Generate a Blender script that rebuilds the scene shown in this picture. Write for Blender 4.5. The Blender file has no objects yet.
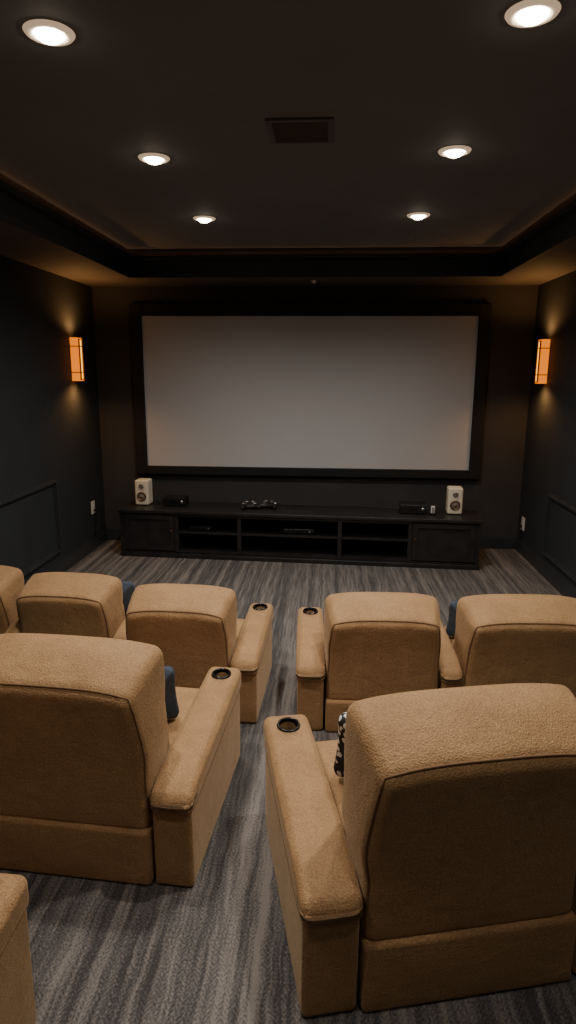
import bpy, bmesh, math, random
from mathutils import Vector, Matrix
random.seed(4)
scene = bpy.context.scene
COL = scene.collection

# ------------------------------------------------------------------ dimensions
XL, XR = -2.77, 2.265
YF, YB = 7.6, -1.6
ZS, ZC = 3.017, 3.30
CAMZ = 2.09
TXL, TXR, TYF, TYB = -2.12, 1.69, 6.90, -0.95

# ------------------------------------------------------------------ materials
def new_mat(name):
    m = bpy.data.materials.new(name); m.use_nodes = True
    nt = m.node_tree
    return m, nt, nt.nodes['Principled BSDF']

def mat(name, col, rough=0.6, metal=0.0, emis=None, es=0.0, nscale=None, namp=0.15, bump=0.0, bscale=80):
    m, nt, b = new_mat(name)
    b.inputs['Base Color'].default_value = (*col, 1)
    b.inputs['Roughness'].default_value = rough
    b.inputs['Metallic'].default_value = metal
    tc = nt.nodes.new('ShaderNodeTexCoord')
    if nscale:
        n = nt.nodes.new('ShaderNodeTexNoise'); n.inputs['Scale'].default_value = nscale
        n.inputs['Detail'].default_value = 4
        nt.links.new(tc.outputs['Object'], n.inputs['Vector'])
        r = nt.nodes.new('ShaderNodeValToRGB')
        r.color_ramp.elements[0].position = 0.3; r.color_ramp.elements[1].position = 0.7
        r.color_ramp.elements[0].color = (*[c*(1-namp) for c in col], 1)
        r.color_ramp.elements[1].color = (*[min(1, c*(1+namp)) for c in col], 1)
        nt.links.new(n.outputs['Fac'], r.inputs['Fac'])
        nt.links.new(r.outputs['Color'], b.inputs['Base Color'])
    if bump:
        n2 = nt.nodes.new('ShaderNodeTexNoise'); n2.inputs['Scale'].default_value = bscale
        n2.inputs['Detail'].default_value = 3
        nt.links.new(tc.outputs['Object'], n2.inputs['Vector'])
        bp = nt.nodes.new('ShaderNodeBump'); bp.inputs['Strength'].default_value = bump
        bp.inputs['Distance'].default_value = 0.01
        nt.links.new(n2.outputs['Fac'], bp.inputs['Height'])
        nt.links.new(bp.outputs['Normal'], b.inputs['Normal'])
    if emis:
        b.inputs['Emission Color'].default_value = (*emis, 1)
        b.inputs['Emission Strength'].default_value = es
    return m

M_WALL = mat('wall_paint', (0.022, 0.027, 0.033), 0.75, nscale=3, namp=0.12, bump=0.08, bscale=120)
M_FWALL = mat('front_wall_paint', (0.040, 0.039, 0.042), 0.75, nscale=3, namp=0.12, bump=0.08, bscale=120)
M_CEIL = mat('ceiling_paint', (0.170, 0.178, 0.200), 0.8, nscale=2, namp=0.06, bump=0.05, bscale=100)
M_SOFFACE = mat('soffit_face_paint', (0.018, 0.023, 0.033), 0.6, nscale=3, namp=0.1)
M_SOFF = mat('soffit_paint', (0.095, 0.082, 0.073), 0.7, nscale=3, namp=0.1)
M_TRIM = mat('trim_paint', (0.034, 0.039, 0.045), 0.4, nscale=4, namp=0.1)
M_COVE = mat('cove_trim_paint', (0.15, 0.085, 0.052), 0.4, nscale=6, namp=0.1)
M_FRAME = mat('screen_frame_velvet', (0.006, 0.006, 0.007), 0.7, nscale=20, namp=0.2)
M_SCREEN = mat('projection_screen_fabric', (0.56, 0.56, 0.58), 0.9, nscale=1.2, namp=0.02)
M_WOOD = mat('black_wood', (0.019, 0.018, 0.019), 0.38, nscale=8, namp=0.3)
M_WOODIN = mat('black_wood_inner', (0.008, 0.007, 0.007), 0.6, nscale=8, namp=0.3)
M_BLACK = mat('black_plastic', (0.012, 0.012, 0.013), 0.35, nscale=10, namp=0.1)
M_CUP = mat('cupholder_plastic', (0.006, 0.006, 0.008), 0.25, nscale=10, namp=0.1)
M_CREAM = mat('cream_plastic', (0.80, 0.73, 0.58), 0.45, nscale=10, namp=0.04)
M_CONE = mat('speaker_cone', (0.20, 0.16, 0.12), 0.6, nscale=30, namp=0.1)
M_SILVER = mat('silver_metal', (0.55, 0.55, 0.56), 0.3, 1.0, nscale=20, namp=0.05)
M_WHITE = mat('white_plastic', (0.75, 0.74, 0.72), 0.4, nscale=10, namp=0.03)
M_RING_GLOW = mat('downlight_trim_ring_glow', (0.80, 0.72, 0.60), 0.5, emis=(1.0, 0.72, 0.46), es=0.42, nscale=10, namp=0.03)  # trim is no lamp; slight emission stands in for lens light falling on it
M_LENS = mat('downlight_lens', (0.9, 0.85, 0.75), 0.4, emis=(1.0, 0.84, 0.62), es=30.0)
M_AMBER = mat('amber_glass', (0.8, 0.26, 0.02), 0.3, emis=(1.0, 0.23, 0.0), es=1.15)
M_AMBERHOT = mat('amber_glass_core', (0.9, 0.5, 0.2), 0.3, emis=(1.0, 0.42, 0.03), es=3.2)
M_BRONZE = mat('bronze_metal', (0.20, 0.10, 0.05), 0.35, 0.9, nscale=20, namp=0.1)
M_LED = mat('led_strip', (0.9, 0.5, 0.2), 0.5, emis=(1.0, 0.52, 0.25), es=1.4)
M_VENT = mat('vent_metal', (0.03, 0.027, 0.026), 0.5, 0.2, nscale=20, namp=0.1)
M_DENIM = mat('denim_fabric', (0.045, 0.062, 0.090), 0.9, nscale=60, namp=0.35, bump=0.3, bscale=300)

def fabric_mat():
    m, nt, b = new_mat('tan_upholstery')
    N, L = nt.nodes, nt.links
    tc = N.new('ShaderNodeTexCoord')
    n1 = N.new('ShaderNodeTexNoise'); n1.inputs['Scale'].default_value = 5; n1.inputs['Detail'].default_value = 7
    n1.inputs['Roughness'].default_value = 0.65
    n2 = N.new('ShaderNodeTexVoronoi'); n2.inputs['Scale'].default_value = 170
    n3 = N.new('ShaderNodeTexNoise'); n3.inputs['Scale'].default_value = 150; n3.inputs['Detail'].default_value = 3
    for n in (n1, n2, n3): L.new(tc.outputs['Object'], n.inputs['Vector'])
    r1 = N.new('ShaderNodeValToRGB')
    r1.color_ramp.elements[0].position = 0.3; r1.color_ramp.elements[0].color = (0.315, 0.178, 0.076, 1)
    r1.color_ramp.elements[1].position = 0.7; r1.color_ramp.elements[1].color = (0.420, 0.250, 0.115, 1)
    L.new(n1.outputs['Fac'], r1.inputs['Fac'])
    r2 = N.new('ShaderNodeValToRGB')
    r2.color_ramp.elements[0].position = 0.35; r2.color_ramp.elements[0].color = (0.74, 0.72, 0.70, 1)
    r2.color_ramp.elements[1].position = 0.65; r2.color_ramp.elements[1].color = (1.10, 1.10, 1.10, 1)
    L.new(n3.outputs['Fac'], r2.inputs['Fac'])
    mx = N.new('ShaderNodeMix'); mx.data_type = 'RGBA'; mx.blend_type = 'MULTIPLY'
    mx.inputs[0].default_value = 1.0
    L.new(r1.outputs['Color'], mx.inputs[6]); L.new(r2.outputs['Color'], mx.inputs[7])
    L.new(mx.outputs[2], b.inputs['Base Color'])
    b.inputs['Roughness'].default_value = 0.68
    b.inputs['Sheen Weight'].default_value = 0.3
    b.inputs['Sheen Roughness'].default_value = 0.4
    b.inputs['Sheen Tint'].default_value = (1, 0.80, 0.56, 1)
    bp = N.new('ShaderNodeBump'); bp.inputs['Strength'].default_value = 0.42; bp.inputs['Distance'].default_value = 0.005
    L.new(n2.outputs['Distance'], bp.inputs['Height'])
    n4 = N.new('ShaderNodeTexNoise'); n4.inputs['Scale'].default_value = 9; n4.inputs['Detail'].default_value = 3
    n4.inputs['Distortion'].default_value = 0.8
    L.new(tc.outputs['Object'], n4.inputs['Vector'])
    bp2 = N.new('ShaderNodeBump'); bp2.inputs['Strength'].default_value = 0.35; bp2.inputs['Distance'].default_value = 0.02
    L.new(n4.outputs['Fac'], bp2.inputs['Height']); L.new(bp.outputs['Normal'], bp2.inputs['Normal'])
    L.new(bp2.outputs['Normal'], b.inputs['Normal'])
    return m
M_TAN = fabric_mat()
M_PIPE = mat('tan_piping', (0.17, 0.092, 0.040), 0.8, nscale=40, namp=0.15)
M_SEAM = mat('tan_stitching', (0.25, 0.142, 0.062), 0.8, nscale=40, namp=0.15)

def carpet_mat():
    m, nt, b = new_mat('striped_carpet')
    N, L = nt.nodes, nt.links
    tc = N.new('ShaderNodeTexCoord')
    sp = N.new('ShaderNodeSeparateXYZ'); L.new(tc.outputs['Object'], sp.inputs[0])
    def math_(op, a, bb=None, c=None):
        n = N.new('ShaderNodeMath'); n.operation = op
        for i, v in enumerate((a, bb, c)):
            if v is None: continue
            if isinstance(v, (int, float)): n.inputs[i].default_value = v
            else: L.new(v, n.inputs[i])
        return n.outputs[0]
    wv = N.new('ShaderNodeTexNoise'); wv.inputs['Scale'].default_value = 7; wv.inputs['Detail'].default_value = 3
    L.new(tc.outputs['Object'], wv.inputs['Vector'])
    x = math_('ADD', sp.outputs[0], math_('MULTIPLY', math_('SUBTRACT', wv.outputs['Fac'], 0.5), 0.035))
    def stripes(sx, sy, seed, det=2):
        cb = N.new('ShaderNodeCombineXYZ')
        L.new(math_('MULTIPLY', x, sx), cb.inputs[0]); L.new(math_('MULTIPLY', sp.outputs[1], sy), cb.inputs[1])
        cb.inputs[2].default_value = seed
        n = N.new('ShaderNodeTexNoise'); n.inputs['Scale'].default_value = 1.0; n.inputs['Detail'].default_value = det
        L.new(cb.outputs[0], n.inputs['Vector']); return n.outputs['Fac']
    broad = stripes(16, 0.16, 3.1)
    fine = stripes(75, 3.0, 9.7, 4)
    zig = math_('PINGPONG', math_('ADD', x, 0.004), 0.020)
    yy = math_('ADD', sp.outputs[1], math_('MULTIPLY', wv.outputs['Fac'], 0.05))
    ph = math_('ADD', math_('MULTIPLY', yy, 290), math_('MULTIPLY', zig, 460))
    weave = math_('MULTIPLY', math_('ADD', math_('SINE', ph), 1.0), 0.5)
    s = math_('ADD', math_('MULTIPLY', broad, 1.45), math_('MULTIPLY', fine, 1.05))
    s = math_('SUBTRACT', s, 0.77)
    s = math_('ADD', s, math_('MULTIPLY', math_('SUBTRACT', weave, 0.5), 0.17))
    fz = N.new('ShaderNodeTexNoise'); fz.inputs['Scale'].default_value = 100; fz.inputs['Detail'].default_value = 3
    L.new(tc.outputs['Object'], fz.inputs['Vector'])
    s = math_('ADD', s, math_('MULTIPLY', math_('SUBTRACT', fz.outputs['Fac'], 0.5), 0.95))
    r = N.new('ShaderNodeValToRGB')
    r.color_ramp.elements[0].position = 0.22; r.color_ramp.elements[0].color = (0.048, 0.046, 0.049, 1)
    r.color_ramp.elements[1].position = 0.84; r.color_ramp.elements[1].color = (0.235, 0.215, 0.200, 1)
    e = r.color_ramp.elements.new(0.48); e.color = (0.112, 0.104, 0.102, 1)
    L.new(s, r.inputs['Fac']); L.new(r.outputs['Color'], b.inputs['Base Color'])
    b.inputs['Roughness'].default_value = 0.95
    bp = N.new('ShaderNodeBump'); bp.inputs['Strength'].default_value = 0.4; bp.inputs['Distance'].default_value = 0.01
    L.new(s, bp.inputs['Height']); L.new(bp.outputs['Normal'], b.inputs['Normal'])
    return m
M_CARPET = carpet_mat()

def checker_mat():
    m, nt, b = new_mat('black_white_pattern_fabric')
    tc = nt.nodes.new('ShaderNodeTexCoord')
    v = nt.nodes.new('ShaderNodeTexVoronoi'); v.inputs['Scale'].default_value = 34
    nt.links.new(tc.outputs['Object'], v.inputs['Vector'])
    r = nt.nodes.new('ShaderNodeValToRGB'); r.color_ramp.interpolation = 'CONSTANT'
    r.color_ramp.elements[0].color = (0.75, 0.75, 0.73, 1)
    r.color_ramp.elements[1].position = 0.42; r.color_ramp.elements[1].color = (0.02, 0.02, 0.02, 1)
    nt.links.new(v.outputs['Distance'], r.inputs['Fac']); nt.links.new(r.outputs['Color'], b.inputs['Base Color'])
    b.inputs['Roughness'].default_value = 0.9
    return m
M_CHECK = checker_mat()

# ------------------------------------------------------------------ mesh helpers
def mesh_obj(name, vs, fs, mats, parent=None, smooth=True, loc=None, midx=None):
    me = bpy.data.meshes.new(name); me.from_pydata([tuple(v) for v in vs], [], fs); me.update()
    bm = bmesh.new(); bm.from_mesh(me); bmesh.ops.recalc_face_normals(bm, faces=bm.faces); bm.to_mesh(me); bm.free()
    if not isinstance(mats, (list, tuple)): mats = [mats]
    for m in mats: me.materials.append(m)
    if midx:
        for p, i in zip(me.polygons, midx): p.material_index = i
    if smooth:
        for p in me.polygons: p.use_smooth = True
    o = bpy.data.objects.new(name, me); COL.objects.link(o)
    if parent: o.parent = parent
    if loc: o.location = loc
    return o

def empty(name, loc=(0, 0, 0), rotz=0):
    e = bpy.data.objects.new(name, None); e.empty_display_size = 0.1
    COL.objects.link(e); e.location = loc; e.rotation_euler = (0, 0, rotz); return e

def box(name, x0, x1, y0, y1, z0, z1, m, parent=None, bev=0.0, seg=2):
    bm = bmesh.new(); bmesh.ops.create_cube(bm, size=1)
    for v in bm.verts:
        v.co = Vector(((x0+x1)/2+v.co.x*(x1-x0), (y0+y1)/2+v.co.y*(y1-y0), (z0+z1)/2+v.co.z*(z1-z0)))
    if bev > 0:
        bmesh.ops.bevel(bm, geom=list(bm.edges), offset=bev, segments=seg, profile=0.5, affect='EDGES')
    me = bpy.data.meshes.new(name); bm.to_mesh(me); bm.free(); me.materials.append(m)
    o = bpy.data.objects.new(name, me); COL.objects.link(o)
    if parent: o.parent = parent
    return o

def multibox(name, boxes, mats, parent=None, bev=0.0):
    bm = bmesh.new()
    for bx in boxes:
        x0, x1, y0, y1, z0, z1 = bx[:6]; mi = bx[6] if len(bx) > 6 else 0
        r = bmesh.ops.create_cube(bm, size=1)
        for v in r['verts']:
            v.co = Vector(((x0+x1)/2+v.co.x*(x1-x0), (y0+y1)/2+v.co.y*(y1-y0), (z0+z1)/2+v.co.z*(z1-z0)))
        fs = set(f for v in r['verts'] for f in v.link_faces)
        for f in fs: f.material_index = mi
        if bev > 0:
            es = set(e for v in r['verts'] for e in v.link_edges)
            bmesh.ops.bevel(bm, geom=list(es), offset=bev, segments=2, profile=0.5, affect='EDGES')
    me = bpy.data.meshes.new(name); bm.to_mesh(me); bm.free()
    if not isinstance(mats, (list, tuple)): mats = [mats]
    for m in mats: me.materials.append(m)
    o = bpy.data.objects.new(name, me); COL.objects.link(o)
    if parent: o.parent = parent
    return o

def surf(q, h, r, bul):
    inner = [max(-(h[i]-r), min(h[i]-r, q[i])) for i in range(3)]
    d = Vector([q[i]-inner[i] for i in range(3)])
    p = Vector(inner)
    if d.length > 1e-9: p = p + d.normalized()*r
    u = [max(-1, min(1, q[i]/h[i])) for i in range(3)]
    for i in range(3):
        j, k = (i+1) % 3, (i+2) % 3
        if bul[i]:
            p[i] += math.copysign(1, q[i])*bul[i]*(1-u[j]**2)*(1-u[k]**2)*abs(u[i])
    return p

def puffy(name, h, r, bul, m, parent=None, warp=None, nf=8, na=4, off=(0, 0, 0)):
    off = Vector(off); ax = []
    for i in range(3):
        f = [-(h[i]-r) + 2*(h[i]-r)*k/nf for k in range(nf+1)]
        c = [h[i]-r + r*math.tan(math.pi/4*k/na) for k in range(1, na+1)]
        ax.append([-v for v in reversed(c)] + f + c)
    vs, idx, fs = [], {}, []
    def vid(q):
        key = tuple(round(v, 6) for v in q)
        if key not in idx:
            p = surf(q, h, r, bul)
            if warp: p = warp(p)
            idx[key] = len(vs); vs.append(p+off)
        return idx[key]
    for i in range(3):
        j, k = (i+1) % 3, (i+2) % 3
        for s in (-1, 1):
            for a in range(len(ax[j])-1):
                for b in range(len(ax[k])-1):
                    quad = []
                    for (aa, bb) in ((a, b), (a+1, b), (a+1, b+1), (a, b+1)):
                        q = [0, 0, 0]; q[i] = s*h[i]; q[j] = ax[j][aa]; q[k] = ax[k][bb]
                        quad.append(vid(q))
                    fs.append(quad)
    return mesh_obj(name, vs, fs, m, parent)

def tube_geo(pts, rad, closed=False, seg=6):
    n = len(pts); vs, fs = [], []
    up = Vector((0, 0, 1)); prevn = None
    for i, p in enumerate(pts):
        a = pts[(i-1) % n] if (closed or i > 0) else pts[i]
        b = pts[(i+1) % n] if (closed or i < n-1) else pts[i]
        t = (Vector(b)-Vector(a))
        if t.length < 1e-9: t = Vector((1, 0, 0))
        t.normalize()
        if prevn is None:
            ref = up if abs(t.z) < 0.9 else Vector((1, 0, 0))
            nn = t.cross(ref).normalized()
        else:
            nn = (prevn - t*prevn.dot(t))
            if nn.length < 1e-6: nn = t.orthogonal()
            nn.normalize()
        prevn = nn; bb = t.cross(nn)
        for s in range(seg):
            an = 2*math.pi*s/seg
            vs.append(Vector(p)+nn*math.cos(an)*rad+bb*math.sin(an)*rad)
    rng = n if closed else n-1
    for i in range(rng):
        for s in range(seg):
            i2 = (i+1) % n
            fs.append([i*seg+s, i*seg+(s+1) % seg, i2*seg+(s+1) % seg, i2*seg+s])
    return vs, fs

def tubes(name, paths, rad, m, parent=None, seg=6):
    V, F = [], []
    for pts, closed in paths:
        v, f = tube_geo(pts, rad, closed, seg)
        F += [[i+len(V) for i in ff] for ff in f]; V += v
    return mesh_obj(name, V, F, m, parent)

def lathe(name, prof, m, parent=None, seg=32, axis='Z', loc=(0, 0, 0), sign=1):
    vs, fs = [], []
    for r, z in prof:
        for s in range(seg):
            a = 2*math.pi*s/seg
            x, y = r*math.cos(a), r*math.sin(a)
            if axis == 'Z': vs.append((x, y, z*sign))
            elif axis == 'Y': vs.append((x, z*sign, y))
            else: vs.append((z*sign, x, y))
    for i in range(len(prof)-1):
        for s in range(seg):
            fs.append([i*seg+s, i*seg+(s+1) % seg, (i+1)*seg+(s+1) % seg, (i+1)*seg+s])
    return mesh_obj(name, vs, fs, m, parent, loc=loc)

# ------------------------------------------------------------------ room shell
T = 0.12
box('floor', XL-T, XR+T, YB-T, YF+T, -0.1, 0.0, M_CARPET)
box('wall_left', XL-T, XL, YB-T, YF+T, 0, ZC+0.1, M_WALL)
box('wall_right', XR, XR+T, YB-T, YF+T, 0, ZC+0.1, M_WALL)
box('wall_front', XL, XR, YF, YF+T, 0, ZC+0.1, M_FWALL)
box('wall_back', XL, XR, YB-T, YB, 0, ZC+0.1, M_WALL)
ZL = 3.225
multibox('ceiling', [(XL, XR, YB, YF, ZC, ZC+0.1, 0)], [M_CEIL])
def soffit(name, x0, x1, y0, y1):
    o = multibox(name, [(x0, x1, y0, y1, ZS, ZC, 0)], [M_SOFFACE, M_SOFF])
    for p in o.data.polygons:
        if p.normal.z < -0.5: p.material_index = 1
    return o
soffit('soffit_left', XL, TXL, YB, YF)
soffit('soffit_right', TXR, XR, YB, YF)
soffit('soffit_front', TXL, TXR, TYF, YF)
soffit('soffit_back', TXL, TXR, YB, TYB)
def ring(name, x0, x1, y0, y1, w, z0, z1, m):
    return multibox(name, [(x0, x0+w, y0, y1, z0, z1), (x1-w, x1, y0, y1, z0, z1),
                           (x0+w, x1-w, y1-w, y1, z0, z1), (x0+w, x1-w, y0, y0+w, z0, z1)], [m])
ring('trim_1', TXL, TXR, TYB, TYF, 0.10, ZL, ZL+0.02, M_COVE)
ring('trim_2', TXL, TXR, TYB, TYF, 0.06, ZL-0.035, ZL, M_SOFFACE)
ring('trim_3', TXL, TXR, TYB, TYF, 0.018, ZS, ZS+0.05, M_SOFFACE)
ring('led_cove_strip', TXL+0.002, TXR-0.002, TYB+0.002, TYF-0.002, 0.014, ZL+0.020, ZL+0.026, M_LED)

def baseboard(name, x0, x1, y0, y1, side):
    t = 0.018
    b = []
    if side == 'L': b = [(x0, x0+t, y0, y1, 0, 0.12), (x0, x0+t*0.55, y0, y1, 0.12, 0.145)]
    if side == 'R': b = [(x1-t, x1, y0, y1, 0, 0.12), (x1-t*0.55, x1, y0, y1, 0.12, 0.145)]
    if side == 'F': b = [(x0, x1, y1-t, y1, 0, 0.12), (x0, x1, y1-t*0.55, y1, 0.12, 0.145)]
    if side == 'B': b = [(x0, x1, y0, y0+t, 0, 0.12), (x0, x1, y0, y0+t*0.55, 0.12, 0.145)]
    multibox(name, b, [M_TRIM])
baseboard('baseboard_left', XL, XR, YB, YF, 'L')
baseboard('baseboard_right', XL, XR, YB, YF, 'R')
baseboard('baseboard_front', XL+0.02, XR-0.02, YB, YF, 'F')
baseboard('baseboard_back', XL+0.02, XR-0.02, YB, YF, 'B')

def panel_frames(name, xw, sgn, spans, z0, z1):
    bx = []
    for (a, b) in spans:
        for (w, d, ins) in ((0.045, 0.014, 0.0), (0.018, 0.028, 0.012)):
            xa, xb = (xw, xw+sgn*d) if sgn > 0 else (xw-d, xw)
            A, B, Z0, Z1 = a+ins, b-ins, z0+ins, z1-ins
            bx += [(xa, xb, A, B, Z1-w, Z1), (xa, xb, A, B, Z0, Z0+w), (xa, xb, A, A+w, Z0+w, Z1-w), (xa, xb, B-w, B, Z0+w, Z1-w)]
    multibox(name, bx, [M_TRIM])
panel_frames('trim_4', XL, 1, [(4.2, 6.22), (1.9, 4.0), (-0.4, 1.7)], 0.24, 1.0)
panel_frames('trim_5', XR, -1, [(4.5, 6.60), (2.2, 4.3), (-0.1, 2.0)], 0.22, 0.87)

# ------------------------------------------------------------------ projection screen
scr = empty('projection_screen', ((-2.19+1.63)/2, YF, (2.69+0.955)/2))
hw, hh = (1.63+2.19)/2, (2.69-0.955)/2
box('fabric', -hw-0.01, hw+0.01, -0.045, -0.03, -hh-0.01, hh+0.01, M_SCREEN, scr)
fw = 0.10; fs_ = 0.13
multibox('frame', [(-hw-fs_, -hw, -0.075, -0.001, -hh-fw, hh+fw+0.03), (hw, hw+fs_, -0.075, -0.001, -hh-fw, hh+fw+0.03),
                   (-hw, hw, -0.075, -0.001, hh, hh+fw+0.03), (-hw, hw, -0.075, -0.001, -hh-fw, -hh)], [M_FRAME], scr, bev=0.006)

# ------------------------------------------------------------------ downlights
def downlight(x, y, en, sz=150):
    e = empty('recessed_downlight', (x, y, ZC))
    lathe('trim_ring', [(0.056, -0.006), (0.060, -0.010), (0.070, -0.013), (0.086, -0.008), (0.092, 0.0)], M_RING_GLOW, e, 40)
    lathe('lens', [(0.0005, -0.034), (0.020, -0.032), (0.038, -0.025), (0.052, -0.014), (0.057, -0.006)], M_LENS, e, 40)
    ld = bpy.data.lights.new('lamp', 'SPOT'); ld.energy = en; ld.color = (1.0, 0.90, 0.79)
    ld.spot_size = math.radians(sz); ld.spot_blend = 0.9; ld.shadow_soft_size = 0.06
    lo = bpy.data.objects.new('lamp', ld); COL.objects.link(lo); lo.parent = e; lo.location = (0, 0, -0.045)
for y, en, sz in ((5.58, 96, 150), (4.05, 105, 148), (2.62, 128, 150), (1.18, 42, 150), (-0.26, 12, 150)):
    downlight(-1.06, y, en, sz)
    downlight(0.67, y-0.04, en, sz)

# ------------------------------------------------------------------ ceiling vent
v = empty('ceiling_vent', (-0.18, 3.65, ZC))
bx = [(-0.17, 0.17, -0.17, -0.14, -0.012, 0), (-0.17, 0.17, 0.14, 0.17, -0.012, 0), (-0.17, -0.14, -0.14, 0.14, -0.012, 0), (0.14, 0.17, -0.14, 0.14, -0.012, 0)]
M_VENTF = mat('vent_frame_paint', (0.085, 0.08, 0.08), 0.5, nscale=20, namp=0.1)
multibox('frame', bx, [M_VENTF], v, bev=0.003)
V, F = [], []
for i in range(9):
    y = -0.125+i*0.031
    b0 = len(V)
    V += [(-0.14, y, -0.002), (0.14, y, -0.002), (0.14, y+0.018, -0.014), (-0.14, y+0.018, -0.014),
          (-0.14, y+0.002, -0.0005), (0.14, y+0.002, -0.0005), (0.14, y+0.020, -0.0125), (-0.14, y+0.020, -0.0125)]
    F += [[b0, b0+1, b0+2, b0+3], [b0+4, b0+5, b0+6, b0+7], [b0, b0+1, b0+5, b0+4], [b0+2, b0+3, b0+7, b0+6]]
mesh_obj('louvers', V, F, M_VENT, v, smooth=False)
box('duct_dark', -0.14, 0.14, -0.14, 0.14, -0.002, -0.0005, M_BLACK, v)

s = empty('ceiling_sensor', (-0.2, 7.15, ZS))
lathe('body', [(0.0005, -0.03), (0.02, -0.028), (0.032, -0.015), (0.036, 0.0)], M_SILVER, s, 24)

# ------------------------------------------------------------------ wall sconces
def sconce(xw, sgn, y, z):
    e = empty('wall_sconce', (xw, y, z), 0 if sgn > 0 else math.pi)
    h = 0.225
    box('backplate', 0, 0.014, -0.05, 0.05, -h*0.85, h*0.85, M_BRONZE, e, 0.004)
    box('glass_core', 0.016, 0.102, -0.026, 0.026, -h+0.02, h-0.02, M_AMBERHOT, e, 0.008)
    multibox('glass_panels', [(0.016, 0.092, -0.080, -0.032, -h, h), (0.016, 0.092, 0.032, 0.080, -h, h)], [M_AMBER], e, bev=0.006)
    multibox('metal_bands', [(0.010, 0.110, -0.086, 0.086, z0, z0+0.009) for z0 in (-h*0.62, h*0.58)] +
             [(0.084, 0.108, -0.032, -0.027, -h+0.01, h-0.01), (0.084, 0.108, 0.027, 0.032, -h+0.01, h-0.01)], [M_BRONZE], e, bev=0.002)
    for sg in (-1, 1):
        ld = bpy.data.lights.new('sconce_lamp', 'SPOT'); ld.energy = 17; ld.color = (1.0, 0.47, 0.14); ld.shadow_soft_size = 0.05
        ld.spot_size = math.radians(160); ld.spot_blend = 1.0
        lo = bpy.data.objects.new('sconce_lamp', ld); COL.objects.link(lo); lo.parent = e; lo.location = (0.12, 0, sg*(h+0.02))
        if sg > 0: lo.rotation_euler = (math.pi, 0, 0)
sconce(XL, 1, 6.88, 2.19)
sconce(XR, -1, 7.06, 2.19)

# ------------------------------------------------------------------ outlets with cords
def outlet(xw, sgn, y, z):
    e = empty('wall_outlet', (xw, y, z), 0 if sgn > 0 else math.pi)
    box('plate', 0, 0.010, -0.05, 0.05, -0.075, 0.075, M_WHITE, e, 0.003)
    multibox('sockets', [(0.010, 0.013, -0.018, 0.018, 0.01, 0.042), (0.010, 0.013, -0.018, 0.018, -0.042, -0.01)], [M_WHITE], e, bev=0.001)
    box('plug', 0.013, 0.04, -0.014, 0.014, -0.04, -0.014, M_BLACK, e, 0.004)
    pts = []
    for i in range(16):
        t = i/15
        pts.append(Vector((0.035-0.012*t, 0.02*math.sin(t*5), -0.04-(z-0.155-0.04)*t)))
    tubes('cord', [(pts, False)], 0.005, M_BLACK, e)
outlet(XL, 1, 7.20, 0.50)
outlet(XR, -1, 7.40, 0.36)

# ------------------------------------------------------------------ media console
CX0, CX1, CYF, CH = -2.36, 1.62, 6.81, 0.55
CR = math.radians(-3.2)
ccx = (CX0+CX1)/2
con = empty('media_console', (ccx, CYF, 0), CR)
def con_world(x, dy):
    lx = x-ccx
    return (ccx+lx*math.cos(CR)-dy*math.sin(CR), CYF+lx*math.sin(CR)+dy*math.cos(CR))
W = CX1-CX0; hwid = W/2; dep = 0.54
tt = 0.038
box('top', -hwid-0.02, hwid+0.02, -0.02, dep, CH-tt, CH, M_WOOD, con, 0.006)
box('plinth', -hwid+0.0, hwid-0.0, 0.01, dep-0.02, 0.0, 0.07, M_WOOD, con, 0.004)
box('base_moulding', -hwid-0.012, hwid+0.012, -0.004, 0.02, 0.0, 0.05, M_WOOD, con, 0.006)
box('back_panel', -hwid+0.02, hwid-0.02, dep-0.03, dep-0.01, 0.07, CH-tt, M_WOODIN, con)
fr = [0.0, 0.165, 0.345, 0.625, 0.815, 1.0]
xs = [-hwid+W*f for f in fr]
pn = []
for i, xx in enumerate(xs):
    w = 0.022
    xx = min(max(xx, -hwid+w), hwid-w)
    pn.append((xx-w, xx+w, 0.0, dep-0.03, 0.07, CH-tt))
multibox('uprights', pn, [M_WOOD], con, bev=0.002)
sh = []
for i in (1, 2, 3):
    sh.append((xs[i]+0.022, xs[i+1]-0.022, 0.02, dep-0.03, 0.285, 0.305))
    sh.append((xs[i]+0.022, xs[i+1]-0.022, 0.005, dep-0.03, 0.07, 0.085))
    sh.append((xs[i]+0.022, xs[i+1]-0.022, 0.005, 0.03, CH-tt-0.03, CH-tt))
multibox('shelves', sh, [M_WOOD], con)
def door(name, x0, x1):
    z0, z1 = 0.085, CH-tt-0.012; f = 0.055
    multibox(name, [(x0, x1, 0.012, 0.022, z0, z1), (x0, x0+f, -0.004, 0.012, z0, z1), (x1-f, x1, -0.004, 0.012, z0, z1),
                    (x0+f, x1-f, -0.004, 0.012, z1-f, z1), (x0+f, x1-f, -0.004, 0.012, z0, z0+f)], [M_WOOD], con)
door('door_panel_a', xs[0]+0.048, xs[1]-0.026)
door('door_panel_b', xs[4]+0.026, xs[5]-0.048)
lathe('knob_a', [(0.0005, 0.028), (0.010, 0.026), (0.013, 0.018), (0.006, 0.010), (0.006, 0.003)], M_BRONZE, con, 20, 'Y', (xs[1]-0.055, 0, 0.32), -1)
lathe('knob_b', [(0.0005, 0.028), (0.010, 0.026), (0.013, 0.018), (0.006, 0.010), (0.006, 0.003)], M_BRONZE, con, 20, 'Y', (xs[4]+0.055, 0, 0.32), -1)

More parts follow.
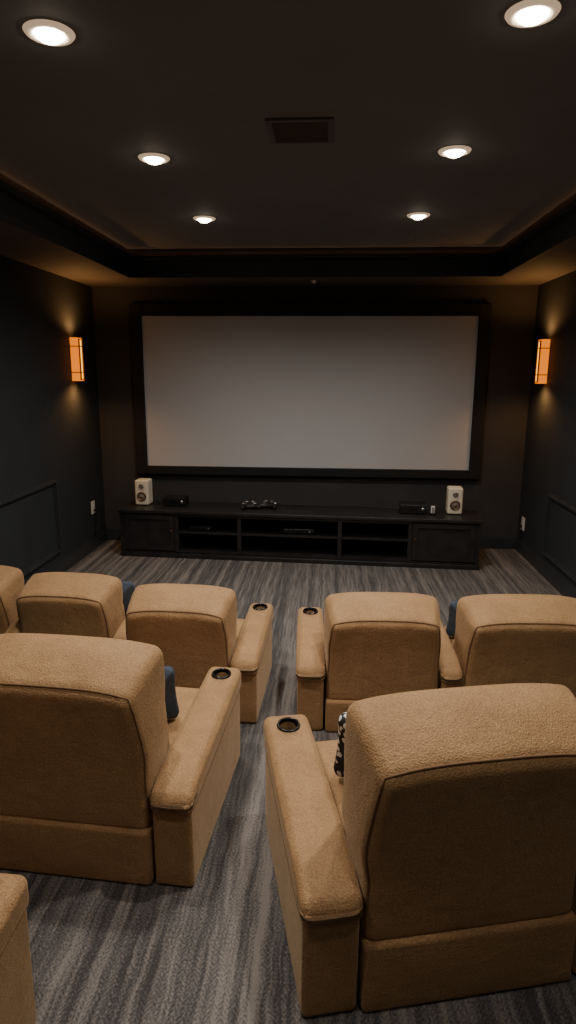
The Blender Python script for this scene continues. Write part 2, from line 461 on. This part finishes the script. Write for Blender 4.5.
def speaker(x, dy, rz=0):
    wx, wy = con_world(x, dy)
    e = empty('bookshelf_speaker', (wx, wy, CH), CR+rz)
    puffy('cabinet', (0.080, 0.085, 0.146), 0.02, (0, 0, 0), M_CREAM, e, off=(0, 0, 0.150), nf=4)
    box('foot', -0.06, 0.06, -0.06, 0.06, 0, 0.008, M_BLACK, e, 0.003)
    def driver(n, r, z):
        lathe(n+'_surround', [(r*0.72, 0.002), (r*0.80, 0.009), (r*0.92, 0.009), (r, 0.0)], M_SILVER if r < 0.04 else M_BRONZE, e, 32, 'Y', (0, -0.085, z), -1)
        lathe(n+'_cone', [(r*0.74, 0.003), (r*0.35, 0.001), (r*0.30, 0.006), (r*0.15, 0.011), (0.0005, 0.012)], M_CONE, e, 32, 'Y', (0, -0.085, z), -1)
    driver('woofer', 0.056, 0.105); driver('tweeter', 0.032, 0.222)
speaker(-2.17, 0.30); speaker(1.37, 0.32)

def media_box(name, x, dy, z, w, d, h):
    wx, wy = con_world(x, dy)
    e = empty(name, (wx, wy, z), CR)
    box('case', -w/2, w/2, -d/2, d/2, 0.008, h, M_BLACK, e, 0.006)
    multibox('feet', [(sx*w*0.4-0.01, sx*w*0.4+0.01, sy*d*0.35-0.01, sy*d*0.35+0.01, 0, 0.010) for sx in (-1, 1) for sy in (-1, 1)], [M_BLACK], e)
    box('display', -w*0.18, w*0.18, -d/2-0.002, -d/2+0.002, h*0.35, h*0.7, M_CUP, e)
    lathe('dial', [(0.0005, 0.012), (h*0.18, 0.012), (h*0.2, 0.0)], M_SILVER, e, 20, 'Y', (w*0.36, -d/2, h*0.55), -1)
    return e
media_box('set_top_box', -1.79, 0.30, CH, 0.26, 0.18, 0.10)
media_box('audio_receiver', 0.92, 0.30, CH, 0.29, 0.2, 0.105)
media_box('disc_player', -0.33, 0.20, 0.306, 0.34, 0.24, 0.06)
media_box('game_console', -1.45, 0.20, 0.306, 0.26, 0.24, 0.055)
wx, wy = con_world(1.13, 0.20)
r = empty('remote_control', (wx, wy, CH), 0.2)
box('cradle', -0.03, 0.03, -0.03, 0.03, 0, 0.02, M_BLACK, r, 0.004)
box('body', -0.022, 0.022, -0.012, 0.010, 0.02, 0.10, M_WHITE, r, 0.006)
multibox('buttons', [(-0.014+0.010*i, -0.007+0.010*i, -0.0135, -0.012, 0.03+0.014*j, 0.038+0.014*j) for i in range(3) for j in range(4)], [M_BLACK], r)
def controller(x, dy, rot):
    wx, wy = con_world(x, dy)
    e = empty('game_controller', (wx, wy, CH), rot)
    def w(p):
        u = abs(p.x)/0.09
        return Vector((p.x, p.y - 0.055*max(0, u-0.35)**1.3*1.6, p.z*(1+0.25*u)))
    puffy('shell', (0.09, 0.045, 0.022), 0.02, (0.01, 0.01, 0.006), M_BLACK, e, w, off=(0, 0, 0.03))
    for sx in (-1, 1):
        puffy('grip', (0.02, 0.045, 0.020), 0.018, (0, 0.01, 0), M_BLACK, e, lambda p, sx=sx: Vector((p.x+sx*(-p.y)*0.3, p.y, p.z)), nf=3, off=(sx*0.082, -0.055, 0.028))
        lathe('stick', [(0.0005, 0.092), (0.018, 0.090), (0.020, 0.082), (0.010, 0.072), (0.010, 0.045)], M_SILVER, e, 20, 'Z', (sx*0.035, -0.022, -0.0), 1)
        lathe('button_pad', [(0.0005, 0.066), (0.024, 0.064), (0.026, 0.052)], M_SILVER, e, 20, 'Z', (sx*0.062, 0.012, 0))
controller(-0.91, 0.24, 0.25); controller(-0.69, 0.30, -0.3)
cords = []
for k in range(2):
    pts = []
    x0 = -0.75+1.1*k
    for i in range(40):
        t = i/39
        a, b = con_world(x0+0.75*t, 0.46+0.02*math.sin(t*7+k)+0.015*math.sin(t*17))
        pts.append(Vector((a, b, CH+0.006)))
    cords.append((pts, False))
tubes('audio_cable', cords, 0.005, M_BLACK)

# ------------------------------------------------------------------ recliners
def bool_cut(obj, cx, cy, z0, z1, r):
    bm = bmesh.new()
    bmesh.ops.create_cone(bm, cap_ends=True, segments=32, radius1=r, radius2=r, depth=z1-z0)
    for vv in bm.verts: vv.co += Vector((cx, cy, (z0+z1)/2))
    me = bpy.data.meshes.new('cut'); bm.to_mesh(me); bm.free()
    c = bpy.data.objects.new('cut', me); COL.objects.link(c)
    c.parent = obj.parent
    md = obj.modifiers.new('b', 'BOOLEAN'); md.operation = 'DIFFERENCE'; md.object = c; md.solver = 'EXACT'
    bpy.context.view_layer.update()
    dg = bpy.context.evaluated_depsgraph_get()
    nm = bpy.data.meshes.new_from_object(obj.evaluated_get(dg))
    obj.modifiers.clear(); obj.data = nm
    bpy.data.objects.remove(c)

def arm(e, xc, aw, L, zr, zf, tag):
    def slope(y): return zr + (zf-zr)*max(0, min(1, y/L))
    padh = 0.12
    hbody = (zr-padh)+0.02
    def wb(p):
        yy = p.y + L/2
        t = (p.z+hbody/2)/hbody
        z = p.z + (zf-zr)*(yy/L)*max(0, t)
        return Vector((p.x, p.y*(1-0.015*(1-t)), z))
    puffy('arm_body_'+tag, (aw/2-0.008, L/2-0.010, hbody/2), 0.022, (0.004, 0, 0), M_TAN, e, wb, off=(xc, L/2, hbody/2+0.001))
    def wp(p):
        yy = p.y + L/2
        z = p.z + (zf-zr)*yy/L
        rear = max(0, 1-yy/0.20)
        if p.z > 0: z -= 0.035*rear**2
        return Vector((p.x, p.y, z))
    ph = (aw/2, L/2+0.004, padh/2); off = Vector((xc, L/2, zr-padh/2))
    bul = (0.004, 0.004, 0.008)
    RR = 0.034
    pad = puffy('arm_pad_'+tag, ph, RR, bul, M_TAN, e, wp, off=off, nf=10)
    pts = []
    n = 14
    q = []
    for i in range(n+1): q.append((-ph[0]+2*ph[0]*i/n, -ph[1]))
    for i in range(1, n+1): q.append((ph[0], -ph[1]+2*ph[1]*i/n))
    for i in range(1, n+1): q.append((ph[0]-2*ph[0]*i/n, ph[1]))
    for i in range(1, n): q.append((-ph[0], ph[1]-2*ph[1]*i/n))
    for a, b in q:
        p = surf((a, b, -ph[2]*0.62), ph, RR, bul); pts.append(wp(p)+off)
    tubes('arm_piping_'+tag, [(pts, True)], 0.003, M_PIPE, e, 6)
    cy = L-0.10; r = min(0.042, aw*0.29); zt = slope(cy)+0.006
    bool_cut(pad, xc, cy, zt-0.075, zt+0.05, r)
    o = lathe('cupholder_'+tag, [(0.0005, -0.066), (r*0.9, -0.066), (r*0.97, -0.06), (r*0.985, 0.000), (r*1.0, 0.006), (r*1.18, 0.007), (r*1.24, 0.000)], M_CUP, e, 36, 'Z', (xc, cy, zt))
    o.rotation_euler = (math.atan((zf-zr)/L), 0, 0)

def sstep(t):
    t = max(0.0, min(1.0, t)); return t*t*(3-2*t)

def recliner(xc, y, Wd, L, H, zr, zf, aw=0.16, left=True, right=True, rot=0, awl=None, awr=None, flare=0.07):
    e = empty('home_theater_recliner', (xc, y, 0), math.radians(rot))
    hw = Wd/2
    zb = 0.26*H
    seatz = zr-0.07
    wedge = 0.105*H
    puffy('base', (hw-0.006, L*0.435, zb/2), 0.018, (0, 0.004, 0), M_TAN, e, off=(0, L*0.435+0.004, zb/2+0.001))
    top_r = H-wedge+0.005
    hb = top_r-zb+0.03; lean = 0.085*H
    th = 0.140
    zc = zb-0.02+hb/2
    def wback(p):
        t = max(0.0, (p.z+hb/2)/hb)
        ff = max(0.0, min(1.0, (p.y+th)/(2*th)))
        zabs = p.z+zc
        x = p.x*(1+flare*sstep((zabs-zr+0.02)/0.16))
        x *= 1-(0.125*(1-ff)**1.3)*(0.15+0.85*t*t)
        yv = p.y - lean*t**1.3 + 0.02*math.sin(t*math.pi)*(1-ff)
        yv += ff*(0.035*sstep((t-0.72)/0.15))
        z = p.z + wedge*math.sin(ff*math.pi/2)*sstep((t-0.72)/0.28)
        u = abs(p.x)/hw
        z -= 0.030*(u**3.5)*sstep((t-0.6)/0.4)
        return Vector((x, yv, z))
    offb = Vector((0, th+0.020, zc))
    hbk = (hw-0.004, th, hb/2); bulb = (0.008, 0.012, 0.006)
    RB = 0.040
    puffy('back', hbk, RB, bulb, M_TAN, e, wback, off=offb, nf=16)
    def loop(yq):
        q = []; n = 18
        X, Z = hbk[0], hbk[2]
        for i in range(n+1): q.append((-X, -Z+2*Z*i/n))
        for i in range(1, n+1): q.append((-X+2*X*i/n, Z))
        for i in range(1, n+1): q.append((X, Z-2*Z*i/n))
        for i in range(1, n): q.append((X-2*X*i/n, -Z))
        return [wback(surf((a, yq, b), hbk, RB, bulb))+offb for a, b in q]
    tubes('back_piping', [(loop(-hbk[1]*0.90), True)], 0.0048, M_PIPE, e, 6)
    seams = []
    seams.append(([wback(surf((-0.36*hbk[0], -hbk[1], -hbk[2]*0.92+hbk[2]*1.30*i/20), hbk, RB, bulb))+offb+Vector((0, 0.0010, 0)) for i in range(21)], False))
    tubes('back_seams', seams, 0.0016, M_SEAM, e, 5)
    hp = (hw*(1+flare)-0.02, 0.06, 0.13*H)
    puffy('head_roll', hp, 0.05, (0.004, 0.02, 0.006), M_TAN, e, lambda p: Vector((p.x, p.y-0.12*p.z, p.z-0.02*(abs(p.x)/hw)**3)), off=(0, th*2+0.03-lean, H-0.13*H-0.025), nf=10)
    hl = (hw-0.012, 0.07, (H*0.78-seatz)/2)
    puffy('back_cushion', hl, 0.05, (0, 0.02, 0), M_TAN, e, lambda p: Vector((p.x, p.y-0.16*p.z, p.z)), off=(0, th*2-0.005, seatz+hl[2]-0.02))
    sl = (L-0.19)/2
    puffy('seat_cushion', (hw-0.006, sl, 0.075), 0.045, (0, 0.01, 0.02), M_TAN, e, off=(0, 0.19+sl, seatz-0.075))
    puffy('footrest', (hw-0.010, 0.035, (seatz-0.16)/2), 0.025, (0, 0.01, 0), M_TAN, e, off=(0, L-0.03, 0.05+(seatz-0.16)/2))
    box('front_rail', -hw+0.03, hw-0.03, L*0.8, L-0.05, 0.0, 0.06, M_BLACK, e)
    if left: arm(e, -hw-(awl or aw)/2, awl or aw, L, zr, zf, 'a')
    if right: arm(e, hw+(awr or aw)/2, awr or aw, L, zr, zf, 'b')
    return e

recliner(0.515, 1.805, 0.77, 0.98, 1.035, 0.49, 0.56, 0.205, rot=13, flare=0.07)
recliner(-1.085, 2.225, 0.78, 0.98, 0.985, 0.47, 0.53, 0.180, rot=-4, flare=0.04)
recliner(-1.500, 0.71, 0.69, 0.96, 0.97, 0.49, 0.56, 0.215, rot=-2)
recliner(0.335, 3.42, 0.67, 0.80, 0.785, 0.44, 0.49, 0.17, True, True, awr=0.12, flare=0.03, rot=2)
recliner(1.155, 3.45, 0.73, 0.80, 0.785, 0.44, 0.49, 0.16, False, True, flare=0.02, rot=3)
recliner(-0.885, 3.47, 0.64, 0.80, 0.785, 0.44, 0.49, 0.165, False, True, flare=0.03, rot=-2)
recliner(-1.69, 3.74, 0.63, 0.80, 0.75, 0.44, 0.49, 0.12, True, True, awl=0.10, awr=0.12, flare=0.03, rot=-3)
recliner(-2.42, 3.90, 0.60, 0.80, 0.74, 0.44, 0.49, 0.09, False, False, flare=0.0, rot=-2)

def pillow(x, y, z, w, h, rz, tilt, m):
    o = empty('throw_pillow', (x, y, z)); o.rotation_euler = (tilt, 0, rz)
    def wp(p):
        u, vv = abs(p.x)/w, abs(p.z)/h
        return Vector((p.x*(1-0.08*(1-vv**2)), p.y*(1-0.75*max(u, vv)**3), p.z*(1-0.08*(1-u**2))))
    puffy('cushion', (w, 0.075, h), 0.05, (0, 0.03, 0), m, o, wp, nf=8)
pillow(-0.870, 2.78, 0.57, 0.165, 0.16, 0.0, 0.25, M_DENIM)
pillow(0.195, 2.36, 0.61, 0.155, 0.17, 0.22, 0.25, M_CHECK)
pillow(0.945, 3.98, 0.52, 0.165, 0.14, 0.05, 0.25, M_DENIM)
pillow(-1.50, 4.22, 0.51, 0.16, 0.14, -0.1, 0.25, M_DENIM)

# ------------------------------------------------------------------ world
w = bpy.data.worlds.new('World'); scene.world = w; w.use_nodes = True
w.node_tree.nodes['Background'].inputs[0].default_value = (0.02, 0.02, 0.022, 1)
w.node_tree.nodes['Background'].inputs[1].default_value = 0.3

# ------------------------------------------------------------------ camera
yaw, pitch, roll, f = math.radians(3.7), math.radians(12.5), math.radians(0.3), 640.0
fwd = Vector((-math.sin(yaw)*math.cos(pitch), math.cos(yaw)*math.cos(pitch), -math.sin(pitch)))
right = Vector((math.cos(yaw), math.sin(yaw), 0)); up = right.cross(fwd)
r2 = right*math.cos(roll)+up*math.sin(roll); u2 = up*math.cos(roll)-right*math.sin(roll)
M = Matrix((r2, u2, -fwd)).transposed().to_4x4(); M.translation = Vector((0, 0, CAMZ))
cd = bpy.data.cameras.new('Camera'); cam = bpy.data.objects.new('Camera', cd); COL.objects.link(cam)
cam.matrix_world = M
cd.sensor_fit = 'VERTICAL'; cd.sensor_height = 24; cd.lens = 24*f/1024; cd.clip_start = 0.02
scene.camera = cam
